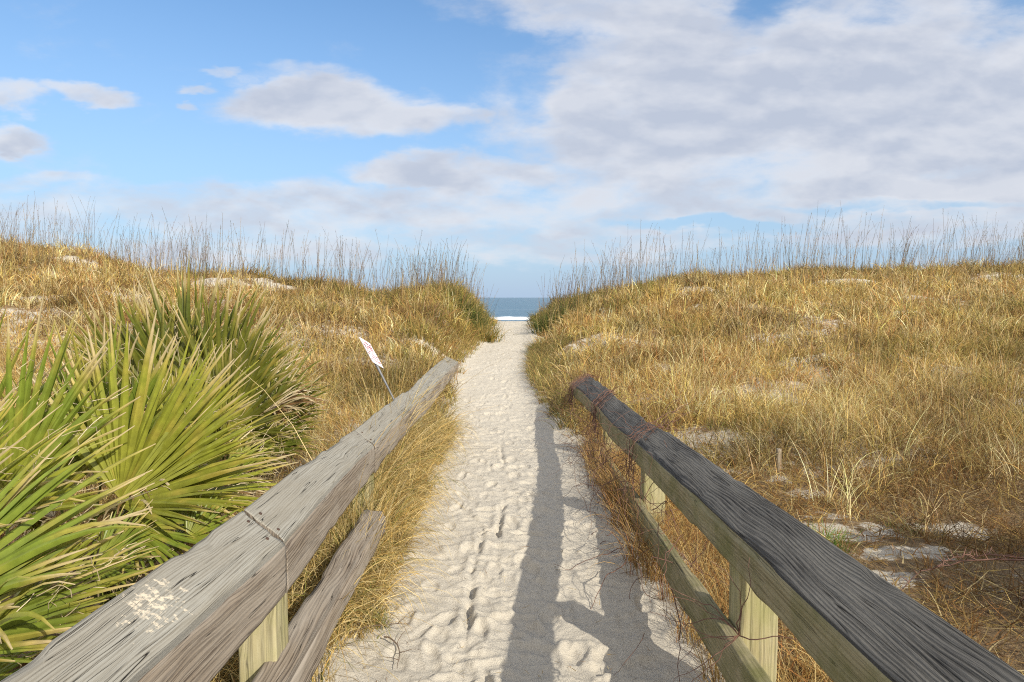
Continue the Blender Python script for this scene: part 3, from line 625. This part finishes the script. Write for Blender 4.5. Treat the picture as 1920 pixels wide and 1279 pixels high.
# ---------------------------------------------------------------- grass
GOLD = np.array([(.60, .435, .150), (.50, .345, .110), (.72, .58, .30), (.36, .235, .085), (.36, .28, .080), (.22, .20, .055), (.36, .19, .07)])
def blade_mesh(name, base, az, L, lean, curl, w, col, K=4, mt=None, parent=None, tipw=.12, midw=1.0):
    N = len(base); t_ = np.linspace(0, 1, K+1)[None, :]
    az, L, lean, curl, w = [np.broadcast_to(np.asarray(q, float), (N,))[:, None] for q in (az, L, lean, curl, w)]
    ang = lean+curl*t_; dl = L/K                                     # angle from vertical grows along the blade
    dx = np.sin(ang)*dl; dz = np.cos(ang)*dl
    r = np.concatenate([np.zeros((N, 1)), np.cumsum(dx[:, :-1], 1)], 1); z = np.concatenate([np.zeros((N, 1)), np.cumsum(dz[:, :-1], 1)], 1)
    a2 = az+R.normal(0, .25, (N, 1))*t_
    x = base[:, :1]+r*np.cos(a2); y = base[:, 1:2]+r*np.sin(a2); z = base[:, 2:3]+z
    wa = R.uniform(0, math.pi, (N, 1)); ww = w*(midw+(1-midw)*0)*(1-t_**1.5*(1-tipw)); wx = np.cos(wa)*ww*.5; wy = np.sin(wa)*ww*.35; wz = R.uniform(-.3, .3, (N, 1))*ww
    V_ = np.stack([np.stack([x-wx, y-wy, z-wz], -1), np.stack([x+wx, y+wy, z+wz], -1)], 2).reshape(-1, 3)
    b = (np.arange(N)*(2*(K+1)))[:, None]+2*np.arange(K)[None]
    F_ = np.stack([b, b+1, b+3, b+2], -1).reshape(-1, 4)
    C_ = np.repeat(col, 2*(K+1), 0)
    return nmesh(name, V_, F_, mt or M_grass, parent, {'Col': ('FLOAT_COLOR', C_)}, False)
def scatter(n, y0, y1, pw=1.0, xm=.84, xp=1.6):
    u = R.random(n); y = (y0**pw+(y1**pw-y0**pw)*u)**(1/pw); x = R.uniform(-1, 1, n)*(xm*y+xp); return x, y
def hue(x, y, n):
    g = fbm(x*.5, y*.6, 101, 4)-.08+.20*sst(y, 17, 22)+R.normal(0, .07, n)
    g = g+.27*np.exp(-(x/4.5)**2)*sst(y, 14, 18)
    i = np.where(g > .66, R.choice([3, 4, 5, 5], n), np.where(g > .50, R.choice([0, 1, 3, 4, 2], n), np.where(g < .36, R.choice([3, 6, 1, 3, 2], n), R.choice([0, 0, 1, 2, 2, 6], n))))
    c = GOLD[i]*R.uniform(.75, 1.2, (n, 1)); lum = np.clip(.1+fbm(x*1.2, y*1.0, 111, 4)*1.7, .4, 1.25)
    return c*lum[:, None]
def clumps(name, M, y0, y1, nb, rad, L0, L1, wd, pw=1.2, K=4, label='', greener=0, lay=1.0):
    x, y = scatter(M, y0, y1, pw); k = R.random(M) < density(x, y); x, y = x[k], y[k]; n = len(x)
    hgt = R.uniform(.5, 1.3, n)*(.35+1.2*fbm(x*1.3, y*1.1, 121, 3)); hgt = hgt*(1+.15*sst(y, 14, 20))
    edge = sst(path_s(x, y), 0, .7); hgt *= .55+.45*edge
    cc = hue(x, y, n)
    rep = np.repeat(np.arange(n), nb); N = len(rep)
    th = R.uniform(0, 2*math.pi, N); rr_ = rad*np.sqrt(R.random(N))
    bx = x[rep]+rr_*np.cos(th); by = y[rep]+rr_*np.sin(th); bz = hz(bx, by)-.015
    az = th+R.normal(0, .8, N); L = R.uniform(L0, L1, N)*hgt[rep]
    lean = np.abs(R.normal(.25, .22, N)); curl = np.clip(R.normal(1.5*lay, 1.0, N), 0, 3.6)
    w = wd*np.maximum(1, by/5.5)*R.uniform(.5, 1.6, N)
    col = cc[rep]*R.uniform(.35, 1.5, (N, 1))*(1+R.normal(0, .06, (N, 3)))
    odd = R.random(N) < .12; col[odd] = GOLD[R.integers(0, 7, odd.sum())]
    o = blade_mesh(name, np.stack([bx, by, bz], -1), az, L, lean, curl, w, np.clip(col, .01, .9), K)
    tag(o, label, 'grass', None, 'stuff'); return N
tot = 0
tot += clumps('dune_grass', 13000, 4.0, 10.5, 23, .13, .20, .46, .0042, 1.4, 6, 'golden dry grass over the lower dune slopes')
tot += clumps('dune_grass', 28000, 9.5, 26, 12, .17, .24, .48, .0056, 1.3, 4, 'golden and olive dry grass on the far dune slopes and ridge')
print('blades', tot)
# matted thatch between the clumps: short crossing dead blades lying down
def thatch(name, n, y0, y1, xr, label, Ls=(.06, .22), w=.004, cols=(3, 6, 1, 2), dark=.8, dens=None, minlean=1.0):
    u = R.random(n); y = y0+(y1-y0)*u if xr else None
    if xr: x = R.uniform(xr[0], xr[1], n)
    else: x, y = scatter(n, y0, y1, 1.2)
    k = R.random(n) < (dens(x, y) if dens else np.clip(density(x, y)*1.3, 0, 1)); x, y = x[k], y[k]; n = len(x)
    z = hz(x, y)+R.uniform(0, .045, n)
    c = GOLD[R.choice(cols, n)]*R.uniform(.45, 1.25, (n, 1))*dark
    o = blade_mesh(name, np.stack([x, y, z], -1), R.uniform(0, 6.28, n), R.uniform(*Ls, n), R.uniform(minlean, 1.7, n), R.normal(0, .5, n), w*np.maximum(1, y/5.)*R.uniform(.6, 1.5, n), c, 3)
    tag(o, label, 'grass', None, 'stuff')
thatch('dead_thatch', 90000, 4.0, 20, None, 'matted brown dead blades under the standing grass')
nearR = lambda x, y: sst(path_s(x, y), .1, .5)*np.clip(.25+1.6*(fbm(x*1.6, y*1.6, 131)-.3), .12, 1)*np.maximum(patch(x, y, BARE[-7:]), .30)
thatch('leaf_litter', 52000, 1.6, 6.2, (.95, 6.5), 'dark brown twigs and dead stems littering the ground beyond the dark railing', (.05, .26), .0054, (3, 6, 6, 1, 2, 3, 0), .80, nearR)
thatch('dead_brush', 15000, 2.6, 7.5, (1.6, 6.5), 'dark tangled dead brush at the right edge of the clearing', (.10, .34), .0042, (3, 6, 6), .42, lambda x, y: np.clip(sst(x-.35*y, .5, 1.6)*1.1*sst(fbm(x*1.1, y*1.1, 181), .30, .5)+.25*sst(fbm(x*1.4, y*1.4, 183), .5, .62), 0, 1), .5)
thatch('leaf_litter', 9000, 1.6, 6.0, (-4.5, -.95), 'brown fallen blades on the ground under the palmettos', (.08, .30), .005, (3, 6, 0, 2), .7, lambda x, y: x*0+.9)
# short upright orange stubble beyond the dark rail
def tuft_stuff(name, n, xr, yr, L, col, label, lean=.2, curl=.5, w=.004, dn=None, nb=8, rad=.03):
    x = R.uniform(*xr, n); y = R.uniform(*yr, n)
    if dn is not None: k = R.random(n) < dn(x, y); x, y = x[k], y[k]; n = len(x)
    rep = np.repeat(np.arange(n), nb); N = len(rep); th = R.uniform(0, 6.28, N)
    bx, by = x[rep]+rad*R.random(N)*np.cos(th), y[rep]+rad*R.random(N)*np.sin(th)
    c = np.array(col)[R.integers(0, len(col), N)]*R.uniform(.4, 1.4, (N, 1))
    o = blade_mesh(name, np.stack([bx, by, hz(bx, by)-.01], -1), th+R.normal(0, 1.3, N), R.uniform(L*.4, L, N)*R.uniform(.6, 1.2, n)[rep], np.abs(R.normal(lean, .2, N)), np.abs(R.normal(curl, .5, N)), w*R.uniform(.6, 1.3, N), c, 5)
    if label: tag(o, label, 'grass', None, 'stuff')
    return o
tuft_stuff('stubble', 1500, (1.2, 6), (2.0, 5.6), .16, [(.36, .19, .06), (.30, .15, .05), (.42, .28, .12)], 'short orange brown stubble beyond the dark railing', dn=lambda x, y: .12+.7*sst(fbm(x*1.3, y*1.3, 141), .42, .6))
# straw spilling under the left railing and between the rails on the right
STRAW = [(.68, .54, .27), (.66, .50, .20), (.56, .42, .17), (.50, .34, .11), (.42, .27, .08), (.60, .48, .24), (.22, .22, .06)]
tuft_stuff('straw_grass', 850, (-1.25, -.68), (2.5, 7.5), .52, STRAW, 'pale straw grass spilling onto the sand under the silver railing', .4, 2.2, .005, lambda x, y: np.where(x > -.80+(.12*fbm(y*2, y*0, 151)), .9*(fbm(y*1.6, y*0, 153, 2) > .42)*(y > 3.0), 1.)*np.where(y < 2.9, .6, 1), 30, .08)
tuft_stuff('straw_grass', 420, (.80, 1.35), (2.3, 7.6), .36, [(.50, .34, .12), (.44, .27, .09), (.36, .17, .06), (.55, .42, .19)], 'orange straw grass growing behind the lower rail of the dark railing', .25, 1.3, .0034, None, 24, .07)
tuft_stuff('path_edge_grass', 620, (.30, 1.1), (7.4, 15), .40, [(.36, .30, .10), (.46, .33, .12), (.14, .17, .05), (.25, .15, .07)], 'tangled green and brown grass where the dark railing ends', .4, 1.4, .006, lambda x, y: (path_s(x, y) > -.10)*1., 24, .08)
tuft_stuff('path_edge_grass', 420, (-1.5, -.75), (6.5, 20), .42, [(.46, .36, .12), (.52, .38, .15), (.22, .22, .06), (.30, .18, .08)], 'loose golden grass overhanging the left edge of the sand path', .4, 1.4, .007, lambda x, y: (path_s(x, y) > -.10)*(path_s(x, y) < .5)*np.where(y < 12.6, x > -1.02, 1), 22, .09)
# green tufts, individual
tuft_stuff('straw_grass', 70, (.70, .86), (3.5, 6.4), .55, [(.50, .33, .13), (.36, .18, .07), (.44, .30, .12)], 'orange brown straw tangled round the middle posts of the dark railing', .25, 1.2, .0040, None, 22, .07)
tuft_stuff('straw_grass', 46, (-1.02, -.80), (3.35, 4.35), .62, STRAW, 'tall straw standing in front of the second left post', .2, .9, .0045, None, 26, .08)
tuft_stuff('straw_grass', 46, (-1.25, -.98), (3.9, 6.6), 1.25, STRAW, 'long straw blades arching over the silver railing at its second joint', .3, 1.3, .0045, None, 22, .10)
for (px, py, d, n, hh, sx_, col, lb) in ((1545, 985, 4.0, 220, .16, .16, [(.11, .24, .03), (.16, .28, .05), (.25, .30, .08)], 'bright green grass tuft just beyond the dark railing'),
        (875, 600, 18, 420, .8, .45, [(.05, .075, .02), (.09, .12, .03), (.15, .15, .045)], 'dark green bushy grass clump on the left shoulder of the path'),
        (838, 585, 18.5, 420, .8, .45, [(.34, .27, .07), (.20, .20, .05), (.48, .34, .11)], 'tall gold grass clump on the crown of the left shoulder'),
        (800, 640, 14.5, 420, .55, .5, [(.42, .28, .09), (.20, .18, .05), (.24, .14, .07)], 'brown matted grass clump below the left shoulder'),
        (860, 632, 15.8, 360, .6, .35, [(.50, .36, .11), (.26, .24, .06), (.30, .18, .07)], 'golden grass clump leaning over the left edge of the path'),
        (790, 650, 13.2, 620, .50, .55, [(.44, .31, .10), (.30, .22, .07), (.24, .22, .06)], 'tawny grass clump on the steep bank beyond the end of the silver railing'),
        (1075, 575, 19.5, 520, .75, .6, [(.10, .12, .03), (.18, .18, .05), (.34, .27, .08)], 'olive green grass clump higher up the right shoulder of the gap'),
        (880, 572, 19.5, 420, .75, .45, [(.09, .11, .03), (.20, .19, .05), (.36, .28, .09)], 'olive grass clump above the dark bush on the left shoulder'),
        (905, 620, 17, 320, .7, .35, [(.30, .23, .06), (.13, .14, .04), (.40, .26, .08)], 'gold and green grass clump spilling onto the path on its left bend'),
        (1035, 600, 18.5, 420, .75, .4, [(.06, .09, .025), (.11, .14, .035), (.26, .22, .07)], 'dark green grass clump on the right shoulder of the gap'),
        (1700, 955, 4.3, 90, .10, .16, [(.11, .16, .03), (.22, .22, .06)], 'low green tuft among brown litter at the right'),
        (700, 1070, 3.1, 120, .13, .05, [(.14, .17, .05), (.30, .30, .10)], 'small green sprigs beside straw at the foot of the lower left rail'),
        ):
    g_ = P(px, py, d); bx = g_.x+R.normal(0, sx_*.5, n); by = d+R.normal(0, sx_*.5, n); th = np.arctan2(by-d, bx-g_.x)+R.normal(0, .5, n)
    o = blade_mesh('grass_tuft', np.stack([bx, by, hz(bx, by)-.01], -1), th, R.uniform(.5, 1., n)*hh, np.abs(R.normal(.35, .2, n)), np.abs(R.normal(.8, .5, n)), .004*max(1, d/5)*R.uniform(.8, 1.5, n), np.array(col)[R.integers(0, len(col), n)]*R.uniform(.7, 1.2, (n, 1)), 5)
    tag(o, lb, 'grass tuft')
# tall stalks: pale on the slopes, dark seed heads against the sky
def stalks(name, x, y, L, w, col, heads, label, leanm=.10):
    n = len(x); base = np.stack([x, y, hz(x, y)-.02], -1); az = R.normal(.2, 1.6, n); lean = np.abs(R.normal(leanm, .13, n)); curl = np.abs(R.normal(.22, .25, n))
    K = 6; t_ = np.linspace(0, 1, K+1); ang = lean[:, None]+curl[:, None]*t_**2
    r = np.concatenate([np.zeros((n, 1)), np.cumsum(np.sin(ang[:, :-1])*L[:, None]/K, 1)], 1); z = np.concatenate([np.zeros((n, 1)), np.cumsum(np.cos(ang[:, :-1])*L[:, None]/K, 1)], 1)
    C3 = np.stack([base[:, :1]+r*np.cos(az)[:, None], base[:, 1:2]+r*np.sin(az)[:, None], base[:, 2:]+z], -1)  # n,K+1,3
    VV_, FF_, b0 = [], [], 0
    for ax_ in ((1, 0, 0), (0, 1, 0)):                # two crossed ribbons: a stalk has the same width from everywhere
        off = np.array(ax_)[None, None]*(w[:, None]*(1-.5*t_[None]))[..., None]*.5
        v = np.stack([C3-off, C3+off], 2).reshape(-1, 3); b = b0+(np.arange(n)*(2*(K+1)))[:, None]+2*np.arange(K)[None]
        VV_.append(v); FF_.append(np.stack([b, b+1, b+3, b+2], -1).reshape(-1, 4)); b0 += len(v)
    cs = [np.repeat(col, 2*(K+1), 0)]*2
    if heads:                                         # drooping spikelets up the last third
        m_ = 9; rep = np.repeat(np.arange(n), m_); s = R.uniform(.62, 1.0, n*m_); k = np.minimum((s*K).astype(int), K-1); f = (s*K-k)[:, None]
        p0 = C3[rep, k]*(1-f)+C3[rep, k+1]*f; an = R.uniform(0, 6.28, n*m_); l = R.uniform(.03, .10, n*m_)*(1.25-s*.5)
        d = np.stack([np.cos(an)*.5, np.sin(an)*.4, R.uniform(.2, 1.0, n*m_)], -1)*l[:, None]; q = np.stack([np.full(n*m_, 1.), np.zeros(n*m_), np.full(n*m_, -.3)], -1)*(w[rep]*.42)[:, None]
        v = np.stack([p0, p0+d*.5+q, p0+d, p0+d*.5-q], 1).reshape(-1, 3); VV_.append(v); FF_.append(b0+np.arange(len(v)).reshape(-1, 4)); cs.append(np.repeat(col[rep]*.85, 4, 0))
    o = nmesh(name, np.concatenate(VV_), np.concatenate(FF_), M_grass, None, {'Col': ('FLOAT_COLOR', np.concatenate(cs))}, False); tag(o, label, 'grass', None, 'stuff')
nc = 420; cx_ = R.uniform(-19, 19, nc); cy_ = R.uniform(17, 23.3, nc); k = (path_s(cx_, cy_) > .35) & (R.random(nc) < np.clip(.15+1.8*(fbm(cx_*.45, cy_*.2, 161)-.22), .15, 1)); cx_, cy_ = cx_[k], cy_[k]
extra = np.array([(-2.0, 18.5), (-2.5, 19.5), (-1.6, 18.2), (-2.9, 18.6), (-2.2, 20.2), (1.7, 19), (2.3, 20), (1.35, 18.6)]); cx_ = np.concatenate([cx_, extra[:, 0]]); cy_ = np.concatenate([cy_, extra[:, 1]]); nc = len(cx_)
cnt = (2+R.gamma(1.3, 5.5, nc)).astype(int); cnt[-8:] = (48, 38, 34, 24, 26, 22, 20, 14); rep = np.repeat(np.arange(nc), cnt); n = len(rep); x = cx_[rep]+R.normal(0, .5, n); y = cy_[rep]+R.normal(0, .4, n)
hc_ = R.uniform(.65, 1.25, nc)[rep]
k = path_s(x, y) > .15; x, y, hc_ = x[k], y[k], hc_[k]; n = len(x)
c = np.array([(.22, .165, .09), (.30, .22, .12), (.14, .12, .055), (.40, .29, .15), (.22, .13, .085)])[R.integers(0, 5, n)]*R.uniform(.7, 1.2, (n, 1))
stalks('sea_oats', x, y, (.6+1.25*R.random(n)**1.1)*hc_, .0078*R.uniform(.7, 1.25, n), c, True, 'tall thin sea oats standing along the dune ridge against the sky')
x, y = scatter(2600, 4.8, 19, 1.3, .82, 1.2); k = R.random(len(x)) < density(x, y)*.55; x, y = x[k], y[k]; n = len(x)
stalks('tall_stalks', x, y, R.uniform(.45, .95, n), .0016*np.maximum(1.6, y/2.6)*R.uniform(.7, 1.2, n), np.array([(.52, .38, .15), (.45, .30, .10), (.60, .48, .24)])[R.integers(0, 3, n)], True, 'pale dry stalks rising above the grass on the slopes', .14)
# ---------------------------------------------------------------- debris on the sand
def bits(name, n, label):
    y = 2.1*np.exp(R.random(n)*math.log(20/2.1)); l = np.interp(y, PY, PL); r = np.interp(y, PY, PR); u = R.beta(.5, .5, n); x = l+(r-l)*u
    z = hz(x, y)+.012; c = GOLD[R.choice([3, 6, 2, 1], n)]*R.uniform(.2, .9, (n, 1))
    o = blade_mesh(name, np.stack([x, y, z], -1), R.uniform(0, 6.28, n), R.uniform(.012, .07, n), R.uniform(1.4, 1.6, n), R.normal(0, .5, n), .0025*np.maximum(1, y/5)*R.uniform(.6, 1.4, n), c, 3)
    tag(o, label, 'debris', None, 'stuff')
bits('debris', 1500, 'scattered straw and bark bits on the sand path')
rt = random.Random(33)
for (px, py, d, a, lb) in ((720, 1160, 2.95, (1, -.25, .1), 'forked dark twig lying on sand beside the left straw'), (790, 880, 6.2, (.3, -1, .1), 'dark thin root curving off the straw under the silver railing'), (665, 1120, 2.95, (1, .6, .3), 'brown twig poking out of the straw by the left lower rail'), (805, 850, 6.6, (1, -.4, .2), 'grey branching twig below the silver railing')):
    g_ = P(px, py, d); z = float(hz(g_.x, d))+.035; q = wander((g_.x, d, z), a, 9, .028, .18, .03, rt); pl = [q]
    for k in range(3): pl.append(wander(q[3+k*2], (rt.gauss(0, 1), rt.gauss(0, 1), .3), 5, .02, .2, .03, rt))
    tag(tubes('twig', pl, [.004, .002, .002, .002], M_twig), lb, 'twig', 'twigs at the left edge of the sand')
# ---------------------------------------------------------------- shrub outside the frame on the right whose shade falls on the near right ground
n = 5200; u = R.normal(0, 1, (n, 3)); u /= np.linalg.norm(u, axis=1)[:, None]; rr_ = R.random(n)**.4
cx = np.array([4.0, 2.0, .80]); ctr = cx+u*rr_[:, None]*np.array([.85, .8, .80])
a = R.normal(0, 1, (n, 3)); a /= np.linalg.norm(a, axis=1)[:, None]; b = np.cross(a, R.normal(0, 1, (n, 3))); b /= np.linalg.norm(b, axis=1)[:, None]; s = R.uniform(.03, .06, n)[:, None]
v = np.stack([ctr-a*s, ctr+b*s*.45, ctr+a*s, ctr-b*s*.45], 1).reshape(-1, 3); v[:, 2] = np.maximum(v[:, 2], .02)
sh = nmesh('shrub', v, np.arange(len(v)).reshape(-1, 4), M_palm, None, {'Col': ('FLOAT_COLOR', np.repeat(np.array([(.07, .11, .03)])*R.uniform(.6, 1.3, (n, 1)), 4, 0))}, False)
tag(sh, 'leafy green shrub at the right edge of the clearing', 'shrub')
